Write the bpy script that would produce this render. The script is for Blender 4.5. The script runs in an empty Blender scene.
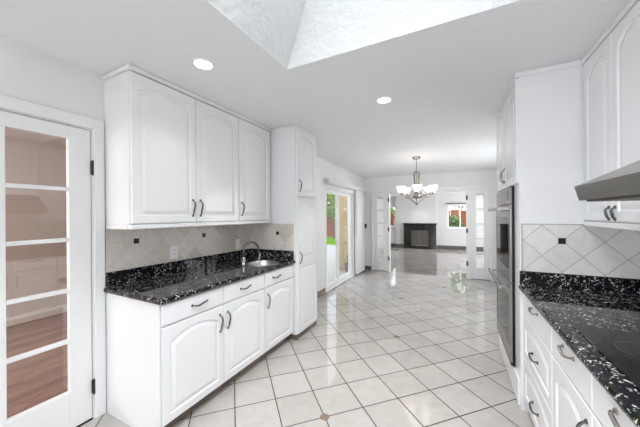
import bpy, bmesh, math, random
from mathutils import Vector, Matrix
random.seed(7)
S = bpy.context.scene
COL = S.collection

# ------------------------------------------------------------------ camera
F_PX, TH, ROLL, CAM_Z = 268.48, 0.467, -0.0069, 1.438
cd = bpy.data.cameras.new('camera')
cam = bpy.data.objects.new('camera', cd); COL.objects.link(cam)
cd.sensor_width = 36.0; cd.sensor_fit = 'HORIZONTAL'
cd.lens = 36.0 * F_PX / 640.0
cd.shift_y = 1.11 / 640.0
cd.clip_start = 0.02; cd.clip_end = 300
_r = Vector((math.cos(TH), math.sin(TH), 0)); _f = Vector((-math.sin(TH), math.cos(TH), 0)); _u = Vector((0, 0, 1))
_r2 = _r * math.cos(ROLL) + _u * math.sin(ROLL); _u2 = _u * math.cos(ROLL) - _r * math.sin(ROLL)
cam.matrix_world = Matrix(((_r2.x, _u2.x, -_f.x, 0), (_r2.y, _u2.y, -_f.y, 0), (_r2.z, _u2.z, -_f.z, CAM_Z), (0, 0, 0, 1)))
S.camera = cam

# ------------------------------------------------------------------ world, lights, exposure
S.view_settings.view_transform = 'Standard'; S.view_settings.look = 'None'
S.view_settings.gamma = 1.0; S.view_settings.use_curve_mapping = False
S.view_settings.exposure = 0.1
W = bpy.data.worlds.new('world'); S.world = W; W.use_nodes = True
bg = W.node_tree.nodes['Background']
bg.inputs['Color'].default_value = (0.86, 0.93, 1.0, 1); bg.inputs['Strength'].default_value = 2.6

def area(name, loc, rot, sx, sy, power, color=(1, 1, 1), spread=180):
    l = bpy.data.lights.new(name, 'AREA'); l.shape = 'RECTANGLE'; l.size = sx; l.size_y = sy
    l.energy = power; l.color = color; l.spread = math.radians(spread)
    o = bpy.data.objects.new(name, l); COL.objects.link(o); o.location = loc; o.rotation_euler = rot
    o['kind'] = 'structure'
    return o
PI = math.pi
area('skylight_daylight', (-0.32, 0.2, 3.42), (0, 0, 0), 0.84, 0.85, 40, (0.93, 0.97, 1.0), 112)
area('kitchen_side_fill', (-2.56, -5.1, 1.15), (PI/2 + 0.6, 0, -PI/2), 2.2, 1.8, 310, (0.95, 0.975, 1.0), 170)  # added fill lamp behind the camera, shining through an invented opening
area('dining_fill', (1.36, 5.0, 1.35), (PI/2 - 0.1, 0, PI/2), 1.7, 1.4, 24, (1.0, 0.98, 0.96))  # added lamp brightening the dining area from out of view
area('side_room_fill', (-3.8, -1.93, 1.5), (PI/2, 0, 0), 1.6, 1.4, 90, (1.0, 0.95, 0.92))  # added fill lamp standing inside the side room, no window behind it
area('living_fill', (2.66, 9.6, 1.4), (PI/2 + 0.2, 0, PI/2), 2.2, 1.3, 150, (0.98, 0.98, 1.0))  # added lamp brightening the living room from its unseen side

# ------------------------------------------------------------------ materials
def mat(name, color, rough=0.5, metal=0.0, spec=0.5, coat=0.0):
    m = bpy.data.materials.new(name); m.use_nodes = True
    b = m.node_tree.nodes['Principled BSDF']
    b.inputs['Base Color'].default_value = (*color, 1); b.inputs['Roughness'].default_value = rough
    b.inputs['Metallic'].default_value = metal; b.inputs['Specular IOR Level'].default_value = spec
    if coat: b.inputs['Coat Weight'].default_value = coat; b.inputs['Coat Roughness'].default_value = 0.05
    return m
class NT:
    def __init__(s, m): s.t = m.node_tree; s.b = s.t.nodes['Principled BSDF']
    def n(s, typ, **kw):
        o = s.t.nodes.new(typ)
        for k, v in kw.items(): setattr(o, k, v)
        return o
    def l(s, a, b): s.t.links.new(a, b)
    def math(s, op, a, b=0.0, c=None):
        o = s.n('ShaderNodeMath', operation=op)
        for i, x in enumerate((a, b) if c is None else (a, b, c)):
            if isinstance(x, (int, float)): o.inputs[i].default_value = x
            else: s.l(x, o.inputs[i])
        return o.outputs[0]
    def noise(s, vec, scale, detail=3, rough=0.55, dist=0.0):
        o = s.n('ShaderNodeTexNoise'); o.inputs['Scale'].default_value = scale; o.inputs['Detail'].default_value = detail
        o.inputs['Roughness'].default_value = rough; o.inputs['Distortion'].default_value = dist
        if vec is not None: s.l(vec, o.inputs['Vector'])
        return o.outputs['Fac']
    def ramp(s, fac, stops):
        o = s.n('ShaderNodeValToRGB'); e = o.color_ramp.elements
        while len(e) < len(stops): e.new(0.5)
        for k, (p, c) in enumerate(stops): e[k].position = p; e[k].color = (*c, 1)
        s.l(fac, o.inputs['Fac']); return o.outputs['Color']
    def mix(s, fac, a, b):
        o = s.n('ShaderNodeMix', data_type='RGBA')
        for i, x in ((0, fac), (6, a), (7, b)):
            if isinstance(x, (int, float)): o.inputs[i].default_value = x
            elif isinstance(x, tuple): o.inputs[i].default_value = (*x, 1)
            else: s.l(x, o.inputs[i])
        return o.outputs[2]
    def pos(s): return s.n('ShaderNodeNewGeometry').outputs['Position']
    def bump(s, h, strength, dist=0.002):
        o = s.n('ShaderNodeBump'); o.inputs['Strength'].default_value = strength; o.inputs['Distance'].default_value = dist
        s.l(h, o.inputs['Height']); s.l(o.outputs['Normal'], s.b.inputs['Normal'])

def tile_mat(name, axes, diag, t, o1, o2, gw, c_lo, c_hi, c_grout, rough, var=0.5, spec=0.5, mott=9.0):
    """tiles in the plane of two world axes; grout lines at integer coordinates"""
    m = mat(name, c_hi, rough, 0, spec); q = NT(m); p = q.pos()
    sx = q.n('ShaderNodeSeparateXYZ'); q.l(p, sx.inputs[0])
    x, y = sx.outputs[axes[0]], sx.outputs[axes[1]]
    if diag:
        k = 1 / math.sqrt(2) / t
        a = q.math('SUBTRACT', q.math('MULTIPLY', q.math('ADD', x, y), k), o1)
        b = q.math('SUBTRACT', q.math('MULTIPLY', q.math('SUBTRACT', y, x), k), o2)
    else:
        a = q.math('SUBTRACT', q.math('MULTIPLY', x, 1 / t), o1); b = q.math('SUBTRACT', q.math('MULTIPLY', y, 1 / t), o2)
    d = q.math('MULTIPLY', q.math('MINIMUM', q.math('PINGPONG', a, 0.5), q.math('PINGPONG', b, 0.5)), t)
    mr = q.n('ShaderNodeMapRange', interpolation_type='SMOOTHSTEP'); q.l(d, mr.inputs[0])
    mr.inputs[1].default_value = gw * 0.45; mr.inputs[2].default_value = gw * 0.75
    tile = mr.outputs[0]
    cb = q.n('ShaderNodeCombineXYZ'); q.l(q.math('FLOOR', a), cb.inputs[0]); q.l(q.math('FLOOR', b), cb.inputs[1])
    wn = q.n('ShaderNodeTexWhiteNoise', noise_dimensions='3D'); q.l(cb.outputs[0], wn.inputs['Vector'])
    ad = q.n('ShaderNodeVectorMath', operation='MULTIPLY_ADD'); q.l(wn.outputs['Color'], ad.inputs[0]); ad.inputs[1].default_value = (9, 9, 9); q.l(p, ad.inputs[2])
    n1 = q.noise(ad.outputs[0], mott, 5, 0.62, 0.8)
    f = q.math('ADD', q.math('MULTIPLY', n1, 1.0 - var), q.math('MULTIPLY', wn.outputs['Value'], var))
    col = q.ramp(f, [(0.22, c_lo), (0.78, c_hi)])
    q.l(q.mix(tile, c_grout, col), q.b.inputs['Base Color'])
    rr = q.n('ShaderNodeMapRange'); q.l(tile, rr.inputs[0]); rr.inputs[3].default_value = 0.6; rr.inputs[4].default_value = rough
    q.l(rr.outputs[0], q.b.inputs['Roughness'])
    q.bump(tile, 0.5, 0.0015)
    return m

def wall_mat(name, color, rough=0.55, bump=0.12, scale=55):
    m = mat(name, color, rough, 0, 0.3); q = NT(m); n = q.noise(q.pos(), scale, 4, 0.6)
    q.bump(n, bump, 0.004 if bump < .9 else 0.02); return m

def granite_mat():
    m = mat('black_granite', (0.01, 0.01, 0.012), 0.05, 0, 0.3); q = NT(m); p = q.pos()
    nz = q.n('ShaderNodeTexNoise'); nz.inputs['Scale'].default_value = 30; q.l(p, nz.inputs['Vector'])
    av = q.n('ShaderNodeVectorMath', operation='MULTIPLY_ADD'); q.l(nz.outputs['Color'], av.inputs[0]); av.inputs[1].default_value = (.03, .03, .03); q.l(p, av.inputs[2])
    v = q.n('ShaderNodeTexVoronoi', feature='F1'); v.inputs['Scale'].default_value = 160; q.l(av.outputs[0], v.inputs['Vector'])
    sp = q.n('ShaderNodeSeparateXYZ'); q.l(v.outputs['Color'], sp.inputs[0])
    clus = q.noise(p, 22, 2)
    k = q.math('ADD', sp.outputs[0], q.math('MULTIPLY', q.math('SUBTRACT', clus, 0.5), 0.7))
    c1 = q.ramp(k, [(0.0, (.006, .006, .008)), (0.82, (.006, .007, .009)), (0.88, (.04, .045, .055)), (0.915, (.30, .31, .32)), (1.0, (.62, .62, .60))])
    n2 = q.noise(p, 240, 2); c2 = q.ramp(n2, [(0.64, (0, 0, 0)), (0.80, (.03, .033, .04))])
    ad = q.n('ShaderNodeMix', data_type='RGBA', blend_type='ADD'); ad.inputs[0].default_value = 1; q.l(c1, ad.inputs[6]); q.l(c2, ad.inputs[7])
    q.l(ad.outputs[2], q.b.inputs['Base Color']); return m

def wood_mat():
    m = mat('red_brown_wood_floor', (0.2, .09, .05), 0.25); q = NT(m); p = q.pos()
    sx = q.n('ShaderNodeSeparateXYZ'); q.l(p, sx.inputs[0])
    b = q.math('MULTIPLY', sx.outputs[0], 1 / 0.085); fl = q.math('FLOOR', b)
    wn = q.n('ShaderNodeTexWhiteNoise', noise_dimensions='1D'); q.l(fl, wn.inputs['W'])
    cb = q.n('ShaderNodeCombineXYZ'); q.l(q.math('MULTIPLY', sx.outputs[0], 28), cb.inputs[0]); q.l(q.math('ADD', q.math('MULTIPLY', sx.outputs[1], 2.2), q.math('MULTIPLY', wn.outputs['Value'], 30)), cb.inputs[1])
    n = q.noise(cb.outputs[0], 1.0, 5, 0.6)
    f = q.math('ADD', q.math('MULTIPLY', n, .7), q.math('MULTIPLY', wn.outputs['Value'], .3))
    q.l(q.ramp(f, [(0.25, (.15, .062, .036)), (0.75, (.40, .19, .115))]), q.b.inputs['Base Color']); return m

def glass_mat(name, tint=(1, 1, 1), refl=1.0, base=0.0):
    m = bpy.data.materials.new(name); m.use_nodes = True; t = m.node_tree; t.nodes.clear()
    out = t.nodes.new('ShaderNodeOutputMaterial'); mx = t.nodes.new('ShaderNodeMixShader'); tr = t.nodes.new('ShaderNodeBsdfTransparent')
    gl = t.nodes.new('ShaderNodeBsdfGlossy'); gl.inputs['Roughness'].default_value = 0.0
    ge = t.nodes.new('ShaderNodeNewGeometry'); dt = t.nodes.new('ShaderNodeVectorMath'); dt.operation = 'DOT_PRODUCT'
    t.links.new(ge.outputs['Normal'], dt.inputs[0]); t.links.new(ge.outputs['Incoming'], dt.inputs[1])
    def mth(op, a, b, c=0.0, clamp=False):
        o = t.nodes.new('ShaderNodeMath'); o.operation = op; o.use_clamp = clamp
        for k, x in enumerate((a, b, c)):
            if isinstance(x, (int, float)): o.inputs[k].default_value = x
            else: t.links.new(x, o.inputs[k])
        return o.outputs[0]
    c = mth('ABSOLUTE', dt.outputs['Value'], 0); k = mth('POWER', mth('SUBTRACT', 1.0, c), 5.0)
    fr = mth('MULTIPLY_ADD', k, 0.96, 0.04); fac = mth('MULTIPLY_ADD', fr, 1.7 * refl, base, True)      # two faces of one pane
    tr.inputs['Color'].default_value = (*tint, 1)
    t.links.new(fac, mx.inputs[0]); t.links.new(tr.outputs[0], mx.inputs[1]); t.links.new(gl.outputs[0], mx.inputs[2]); t.links.new(mx.outputs[0], out.inputs[0])
    return m

def emit_mat(name, color, strength):
    m = mat(name, (.9, .9, .88), 0.4); b = m.node_tree.nodes['Principled BSDF']
    b.inputs['Emission Color'].default_value = (*color, 1); b.inputs['Emission Strength'].default_value = strength; return m

def brushed(name, color, rough, axis=2, metal=1.0):
    m = mat(name, color, rough, metal); q = NT(m); p = q.pos()
    mp = q.n('ShaderNodeVectorMath', operation='MULTIPLY'); q.l(p, mp.inputs[0])
    sc = [6, 6, 6]; sc[axis] = 420; mp.inputs[1].default_value = sc
    n = q.noise(mp.outputs[0], 1.0, 2)
    mr = q.n('ShaderNodeMapRange'); q.l(n, mr.inputs[0]); mr.inputs[3].default_value = rough * .6; mr.inputs[4].default_value = rough * 1.4
    q.l(mr.outputs[0], q.b.inputs['Roughness']); return m

def leaf_mat(name, lo, hi):
    m = mat(name, hi, 0.8, 0, 0.0); q = NT(m); n = q.noise(q.pos(), 6, 3); q.l(q.ramp(n, [(0.3, lo), (0.7, hi)]), q.b.inputs['Base Color']); return m

T_FLOOR = 0.3021
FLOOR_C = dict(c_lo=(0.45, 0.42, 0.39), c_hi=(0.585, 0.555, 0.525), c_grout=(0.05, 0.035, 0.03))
M = {}
M['floor'] = tile_mat('cream_floor_tile', (0, 1), True, T_FLOOR, 0.0499, -0.0289, 0.0068, rough=0.035, var=0.28, spec=0.6, mott=7, **FLOOR_C)
M['floor'].node_tree.nodes['Principled BSDF'].inputs['IOR'].default_value = 1.6
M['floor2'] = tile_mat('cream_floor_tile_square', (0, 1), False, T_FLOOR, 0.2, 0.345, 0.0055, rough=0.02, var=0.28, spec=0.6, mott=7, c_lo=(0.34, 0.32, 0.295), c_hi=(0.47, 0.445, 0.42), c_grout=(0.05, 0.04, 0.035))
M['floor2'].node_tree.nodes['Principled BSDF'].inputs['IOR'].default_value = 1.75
SPL_C = dict(c_lo=(0.54, 0.485, 0.44), c_hi=(0.84, 0.79, 0.735), c_grout=(0.66, 0.61, 0.56), rough=0.3, var=0.33, spec=0.4, mott=22)
SPR_C = dict(c_lo=(0.68, 0.655, 0.63), c_hi=(0.86, 0.835, 0.81), c_grout=(0.50, 0.47, 0.445), rough=0.3, var=0.25, spec=0.4, mott=16)
T_SPL = 0.153
def spl_off(h, v):      # a vertex of the diagonal grid at (h, v)
    k = 1 / math.sqrt(2) / T_SPL
    return ((h + v) * k) % 1.0, ((v - h) * k) % 1.0
M['spl_left'] = tile_mat('travertine_wall_tile', (1, 2), True, T_SPL, *spl_off(1.262, 1.236), 0.004, **SPL_C)
M['spl_tall'] = tile_mat('travertine_side_tile', (0, 2), True, T_SPL, *spl_off(-1.881, 1.222), 0.004, **SPL_C)
M['spl_tower'] = tile_mat('travertine_tower_tile', (0, 2), True, T_SPL, *spl_off(0.654, 1.245), 0.004, **SPR_C)
M['spl_right'] = tile_mat('travertine_cooktop_tile', (1, 2), True, T_SPL, *spl_off(1.75, 1.245), 0.004, **SPR_C)
M['insert'] = mat('black_glass_insert', (.012, .012, .012), .35, 0, .3)
M['brown_insert'] = mat('brown_tile_insert', (.27, .20, .16), .25)
M['base_tile'] = tile_mat('taupe_base_tile', (0, 1), True, 0.21, 0.3, 0.3, 0.004, (.13, .10, .08), (.25, .20, .165), (.09, .07, .055), 0.3, 0.6)
M['wall'] = wall_mat('white_wall_paint', (.86, .855, .85))
M['wall_back_kitchen'] = wall_mat('darkened_wall_paint', (.62, .61, .60))  # tone of the unseen rear wall, lowered to cut bounce light
M['wall_grey'] = wall_mat('pale_grey_wall_paint', (.66, .655, .65))
M['ceil'] = wall_mat('white_ceiling_paint', (.905, .917, .935), .7, .25, 40)
M['plaster'] = wall_mat('textured_white_plaster', (.73, .735, .735), .6, 1.0, 16)
M['trim'] = mat('white_trim_paint', (.88, .885, .89), .25)
M['cab'] = mat('white_lacquer', (.88, .885, .90), .16, 0, .5)
M['granite'] = granite_mat()
M['pewter'] = mat('dark_pewter', (.16, .155, .15), .32, 1)
M['nickel'] = mat('brushed_nickel', (.42, .39, .36), .25, 1)
M['chrome'] = mat('chrome', (.13, .13, .135), .14, 1)
M['bright_chrome'] = mat('bright_chrome', (.80, .80, .81), .12, 1)
M['sinksteel'] = mat('satin_sink_steel', (.62, .62, .62), .3, 1)
M['steel'] = mat('stainless_steel', (.30, .29, .28), .26, 1)
M['steel_y'] = brushed('stainless_steel_hood', (.24, .225, .21), .24, 2)
M['black'] = mat('black_paint', (.012, .013, .016), .25)
M['darkgap'] = mat('dark_gap', (.03, .025, .02), .8)
M['navy'] = mat('dark_enamel', (.008, .011, .02), .35, 0, .2)
M['blackglass'] = mat('black_glass', (.008, .008, .009), .03, 0, .6)
M['ovenglass'] = mat('smoked_oven_glass', (.010, .009, .008), .04, 0, .08)
M['ceramic'] = mat('cooktop_glass', (.010, .010, .011), .06, 0, .25)
M['ring'] = mat('burner_mark', (.05, .048, .048), .2)
M['plastic'] = mat('white_plastic', (.93, .93, .92), .35)
M['slot'] = mat('dark_slot', (.03, .03, .03), .5)
M['bronze'] = mat('dark_bronze', (.05, .042, .036), .4, .7)
M['glass'] = glass_mat('clear_glass')
M['doorglass'] = glass_mat('door_glass', (.94, .91, .90), 1.0, .13)
M['wood'] = wood_mat()
M['hall'] = wall_mat('beige_wall_paint', (.58, .52, .48))
M['blind'] = mat('white_vinyl', (.74, .74, .735), .45)
M['lamp'] = emit_mat('lit_lamp_lens', (1, .96, .9), 6.0)
M['shade'] = emit_mat('frosted_glass_shade', (1, .93, .82), 0.9)
M['stone'] = mat('black_fireplace_stone', (.010, .010, .012), .09)
M['firebox'] = mat('soot_black', (.02, .018, .016), .7)
M['fireglass'] = mat('firebox_glass', (.09, .088, .072), .08)
M['brass'] = mat('aged_brass', (.20, .18, .15), .35, 1)
M['stucco'] = wall_mat('tan_stucco', (.50, .39, .22), .9, .3, 40)
M['concrete'] = wall_mat('pale_concrete', (.44, .44, .44), .8, .1, 20)
M['grass'] = leaf_mat('lawn_green', (.11, .25, .012), (.24, .42, .03))
M['fence'] = mat('red_brown_fence_wood', (.34, .085, .03), .8, 0, 0.0)
M['leaf'] = leaf_mat('leaf_green', (.07, .17, .01), (.36, .50, .05))
M['leaf2'] = leaf_mat('dark_leaf_green', (.025, .075, .012), (.12, .24, .035))
M['bark'] = mat('bark', (.12, .08, .05), .8)
M['clay'] = mat('grey_pot', (.16, .17, .18), .6)
M['pink'] = mat('pink_sticker', (.75, .12, .22), .4)
M['display'] = mat('oven_display', (.02, .02, .025), .08)

# ------------------------------------------------------------------ mesh helpers
OFF = {}
class MB:
    def __init__(s): s.bm = bmesh.new(); s.mi = 0
    def face(s, pts):
        f = s.bm.faces.new([s.bm.verts.new(p) for p in pts]); f.material_index = s.mi; return f
    def box(s, x0, x1, y0, y1, z0, z1, bev=0.0, seg=2):
        bm = s.bm
        v = [bm.verts.new((x, y, z)) for z in (min(z0, z1), max(z0, z1)) for x, y in ((min(x0, x1), min(y0, y1)), (max(x0, x1), min(y0, y1)), (max(x0, x1), max(y0, y1)), (min(x0, x1), max(y0, y1)))]
        fs = [bm.faces.new([v[i] for i in q]) for q in ((3, 2, 1, 0), (4, 5, 6, 7), (0, 1, 5, 4), (1, 2, 6, 5), (2, 3, 7, 6), (3, 0, 4, 7))]
        for f in fs: f.material_index = s.mi
        if bev:
            es = list({e for f in fs for e in f.edges})
            bmesh.ops.bevel(bm, geom=es, offset=bev, segments=seg, affect='EDGES', profile=0.5)
        return s
    def loops(s, Ls, cap0=True, cap1=True, closed=True):
        vs = [[s.bm.verts.new(p) for p in L] for L in Ls]
        n = len(vs[0])
        for a, b in zip(vs, vs[1:]):
            for i in range(n if closed else n - 1):
                j = (i + 1) % n
                f = s.bm.faces.new((a[i], a[j], b[j], b[i])); f.material_index = s.mi
        if cap0: s.bm.faces.new(vs[0][::-1]).material_index = s.mi
        if cap1: s.bm.faces.new(vs[-1]).material_index = s.mi
        return s
    def lathe(s, c, prof, n=24, cap0=True, cap1=True, axis=Vector((0, 0, 1))):
        a = axis.normalized(); u = a.orthogonal().normalized(); w = a.cross(u); c = Vector(c)
        return s.loops([[c + a * h + (u * math.cos(2*PI*i/n) + w * math.sin(2*PI*i/n)) * max(r, 1e-5) for i in range(n)] for r, h in prof], cap0, cap1)
    def tube(s, pts, rad, n=8):
        P = [Vector(p) for p in pts]; k = len(P)
        R = rad if isinstance(rad, (list, tuple)) else [rad] * k
        T = [(P[min(i+1, k-1)] - P[max(i-1, 0)]).normalized() for i in range(k)]
        u = T[0].orthogonal().normalized(); Ls = []
        for i in range(k):
            u = (u - T[i] * u.dot(T[i]))
            u = u.normalized() if u.length > 1e-6 else T[i].orthogonal().normalized()
            w = T[i].cross(u)
            Ls.append([P[i] + (u * math.cos(2*PI*j/n) + w * math.sin(2*PI*j/n)) * R[i] for j in range(n)])
        return s.loops(Ls)
    def build(s, name, m, parent=None, smooth=False, recalc=True, **props):
        bm = s.bm
        if recalc: bmesh.ops.recalc_face_normals(bm, faces=bm.faces[:])
        me = bpy.data.meshes.new(name)
        off = OFF.get(parent.as_pointer(), Vector((0, 0, 0))) if parent else Vector((0, 0, 0))
        if off.length: bmesh.ops.translate(bm, verts=bm.verts[:], vec=-off)
        bm.to_mesh(me); bm.free()
        for x in (m if isinstance(m, (list, tuple)) else [m]): me.materials.append(x)
        if smooth:
            for p in me.polygons: p.use_smooth = True
            try: me.set_sharp_from_angle(angle=math.radians(38))
            except Exception: pass
        o = bpy.data.objects.new(name, me); COL.objects.link(o)
        if parent: o.parent = parent; OFF[o.as_pointer()] = off
        for k, v in props.items(): o[k] = v
        return o
def thing(name, loc, label=None, cat=None, group=None, kind=None):
    o = bpy.data.objects.new(name, None); COL.objects.link(o); o.location = loc
    o.empty_display_size = 0.05
    OFF[o.as_pointer()] = Vector(loc)
    if label: o['label'] = label
    if cat: o['category'] = cat
    if group: o['group'] = group
    if kind: o['kind'] = kind
    return o
def tag(o, label, cat, group=None, kind=None):
    o['label'] = label; o['category'] = cat
    if group: o['group'] = group
    if kind: o['kind'] = kind
    return o
def struct(mb, name, m, label=None, cat=None, parent=None, smooth=False):
    o = mb.build(name, m, parent, smooth); o['kind'] = 'structure'
    if label: o['label'] = label; o['category'] = cat
    return o

def wall(name, axis, p0, p1, a0, a1, z0, z1, holes, m, label, cat='wall'):
    """wall between p0,p1 along axis ('x': thickness in x, runs in y), holes (a0,a1,z0,z1) sorted"""
    mb = MB()
    def b(s0, s1, h0, h1):
        if s1 - s0 < 1e-4 or h1 - h0 < 1e-4: return
        if axis == 'x': mb.box(p0, p1, s0, s1, h0, h1)
        else: mb.box(s0, s1, p0, p1, h0, h1)
    c = a0
    for h in holes:
        b(c, h[0], z0, z1); b(h[0], h[1], z0, h[2]); b(h[0], h[1], h[3], z1); c = h[1]
    b(c, a1, z0, z1)
    return struct(mb, name, m, label, cat)

# panel loop with an eyebrow arch on top, in door coordinates (u, v)
def arch_loop(u0, u1, v0, vs, rise, d, n=14):
    a, b = u0 + d, u1 - d; pts = [(a, v0 + d), (b, v0 + d)]
    for i in range(n + 1):
        t = i / n; x = b + (a - b) * t
        pts.append((x, vs - d + rise * (1 - (2 * t - 1) ** 2)))
    return pts
def panel_door(mb, to, u0, u1, v0, v1, t=0.02, rise=0.05, st=0.052, stt=None, panels=None):
    """slab with routed raised panel(s); to(u,v,w) gives a world point"""
    stt = stt or st
    e = 0.003
    # sides and back
    rect = lambda d, w: [to(u0 + d, v0 + d, w), to(u1 - d, v0 + d, w), to(u1 - d, v1 - d, w), to(u0 + d, v1 - d, w)]
    mb.loops([rect(0, 0), rect(0, t - e), rect(e, t)], True, False)
    if panels is None: panels = [(v0, v1, rise)]
    for (pv0, pv1, rs) in panels:
        n = 14
        a = arch_loop(u0 + st, u1 - st, pv0 + st, pv1 - stt - rs, rs, 0, n)
        E = 0.003
        o_u0, o_u1 = u0 + E, u1 - E
        o_v0 = pv0 + (E if pv0 == v0 else 0); o_v1 = pv1 - (E if pv1 == v1 else 0)
        outer = [(o_u0, o_v0), (o_u1, o_v0)]
        for i in range(n + 1):
            x = a[2 + i][0]
            if i == 0: x = o_u1
            if i == n: x = o_u0
            outer.append((x, o_v1))
        Ls = [[to(u, v, t) for u, v in outer], [to(u, v, t) for u, v in a]]
        for d, w in ((0.004, t - 0.008), (0.012, t - 0.009), (0.036, t - 0.001), (0.040, t)):
            Ls.append([to(u, v, w) for u, v in arch_loop(u0 + st, u1 - st, pv0 + st, pv1 - stt - rs, rs, d, n)])
        mb.loops(Ls, False, True)
def plain_front(mb, to, u0, u1, v0, v1, t=0.02):
    e = 0.005
    rect = lambda d, w: [to(u0 + d, v0 + d, w), to(u1 - d, v0 + d, w), to(u1 - d, v1 - d, w), to(u0 + d, v1 - d, w)]
    mb.loops([rect(0, 0), rect(0, t - e), rect(0.002, t - 0.0015), rect(e, t)])
def pull(parent, to, u, v, w, L=0.125, vertical=True, m=None, out=0.026, name='handle'):
    mb = MB(); P = []; R = []
    for i in range(17):
        t = -1 + i / 8
        a = t * L / 2; o = out * (1 - abs(t) ** 3.2) ** 0.8
        s = 0.006 * math.sin(t * PI)
        P.append(to(u + s, v + a, w + o) if vertical else to(u + a, v + s, w + o))
        R.append(0.0042 + 0.0028 * (1 - t * t))
    mb.tube(P, R, 8)
    for sgn in (-1, 1):
        c = to(u, v + sgn * L / 2, w) if vertical else to(u + sgn * L / 2, v, w)
        n = (Vector(to(u, v, w + 1)) - Vector(to(u, v, w)))
        mb.lathe(c, [(0.010, 0), (0.010, 0.003), (0.006, 0.007), (0.003, 0.009)], 10, axis=n)
    return mb.build(name, m or M['pewter'], parent, smooth=True)
def toL(X): return lambda u, v, w: Vector((X + w, u, v))      # faces +X
def toR(X): return lambda u, v, w: Vector((X - w, u, v))      # faces -X

# ================================================================== SETTING
H = 2.469
def ceil_z(y): return H if y < 3.5 else H + (2.372 - H) * (y - 3.5) / 3.25

# floors
mb = MB(); mb.face([(-2.42, -6.6, 0), (1.2, -6.6, 0), (1.2, 6.80, 0), (-2.42, 6.80, 0)])
mb.mi = 1
for (a, b) in ((2, 6), (6, 9), (8, 16), (9, 13), (13, 14)):
    A = (a + 0.0499) * T_FLOOR; B = (b - 0.0289) * T_FLOOR
    x, y = (A - B) / math.sqrt(2), (A + B) / math.sqrt(2); r = 0.031
    mb.face([(x - r, y - r, .0008), (x + r, y - r, .0008), (x + r, y + r, .0008), (x - r, y + r, .0008)])
struct(mb, 'floor', [M['floor'], M['brown_insert']], 'glossy cream tile floor laid on the diagonal with small brown inserts', 'floor')
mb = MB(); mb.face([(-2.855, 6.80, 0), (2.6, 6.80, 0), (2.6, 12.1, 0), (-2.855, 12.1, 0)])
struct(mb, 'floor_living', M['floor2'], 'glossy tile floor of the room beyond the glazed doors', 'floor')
mb = MB(); mb.face([(-5.4, -2.1, 0.001), (-2.42, -2.1, 0.001), (-2.42, 3.6, 0.001), (-5.4, 3.6, 0.001)])
struct(mb, 'floor_side_room', M['wood'], 'red-brown wood floor seen through the glazed door', 'floor')

# ceiling with the skylight well
mb = MB()
hx0, hx1, hy0, hy1 = -1.06, 0.42, -0.25, 1.60
tx0, tx1, zt = -0.74, 0.10, 3.35
X0, X1, Y0, Y1 = -2.42, 1.22, -6.6, 3.5
mb.face([(X0, Y0, H), (X1, Y0, H), (X1, hy0, H), (X0, hy0, H)])
mb.face([(X0, hy1, H), (X1, hy1, H), (X1, Y1, H), (X0, Y1, H)])
mb.face([(X0, hy0, H), (hx0, hy0, H), (hx0, hy1, H), (X0, hy1, H)])
mb.face([(hx1, hy0, H), (X1, hy0, H), (X1, hy1, H), (hx1, hy1, H)])
mb.face([(X0, Y1, H), (X1, Y1, H), (X1, 6.85, ceil_z(6.85)), (X0, 6.85, ceil_z(6.85))])
mb.mi = 1
lo = [(hx0, hy0, H), (hx1, hy0, H), (hx1, hy1, H), (hx0, hy1, H)]; hi = [(tx0, hy0, zt), (tx1, hy0, zt), (tx1, hy1, zt), (tx0, hy1, zt)]
for i in range(4): mb.face([lo[i], lo[(i+1) % 4], hi[(i+1) % 4], hi[i]])
struct(mb, 'ceiling', [M['ceil'], M['plaster']], 'white ceiling opening into a flared plaster skylight well', 'ceiling')
mb = MB(); mb.face([(-2.855, 6.85, 2.22), (2.6, 6.85, 2.22), (2.6, 12.1, 2.22), (-2.855, 12.1, 2.22)])
struct(mb, 'ceiling_living', M['ceil'], 'white ceiling of the room with the fireplace', 'ceiling')
mb = MB(); mb.face([(-5.4, -2.1, 2.45), (-2.42, -2.1, 2.45), (-2.42, 3.6, 2.45), (-5.4, 3.6, 2.45)])
struct(mb, 'ceiling_side_room', M['hall'], 'ceiling of the side room behind the glazed door', 'ceiling')
w1 = thing('window_1', (tx0, hy0, zt), 'skylight glazing at the top of the plaster well', 'window', kind='structure')
f = MB(); f.box(tx0 - .05, tx1 + .05, hy0 - .05, hy0, zt - .01, zt + .04); f.box(tx0 - .05, tx1 + .05, hy1, hy1 + .05, zt - .01, zt + .04); f.box(tx0 - .05, tx0, hy0, hy1, zt - .01, zt + .04); f.box(tx1, tx1 + .05, hy0, hy1, zt - .01, zt + .04)
f.build('window_frame', M['trim'], w1)
g = MB(); g.face([(tx0, hy0, zt + .02), (tx1, hy0, zt + .02), (tx1, hy1, zt + .02), (tx0, hy1, zt + .02)]); g.build('glass', M['glass'], w1)

# walls
XL, XD, YB, XR = -2.30, -2.13, 6.75, 1.09
ZT = 2.62
wall('wall_left', 'x', XL - .12, XL, -6.6, 3.14, 0, ZT, [(-6.2, -4.0, .3, 2.15), (0.13, 0.972, 0, 2.052)], M['wall'], 'white kitchen wall with the glazed door and the wet bar cabinets')
mb = MB(); mb.box(XL - .12, XD, 3.14, 4.43, 0, ZT); mb.box(XD - .15, XD, 4.43, 5.98, 1.955, ZT); mb.box(XD - .15, XD, 5.98, YB + .12, 0, ZT)
struct(mb, 'wall_dining_left', M['wall'], 'white wall around the sliding patio door', 'wall')
wall('wall_back', 'y', YB, YB + .12, -2.80, 1.22, 0, ZT, [(-1.90, 0.69, 0, 2.0)], M['wall'], 'white wall around the glazed double doors to the living room')
wall('wall_right', 'x', XR, XR + .12, -6.6, YB + .12, 0, ZT, [(4.2, 5.8, 0.85, 2.05)], M['wall'], 'white right wall behind the cooktop cabinets')
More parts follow.
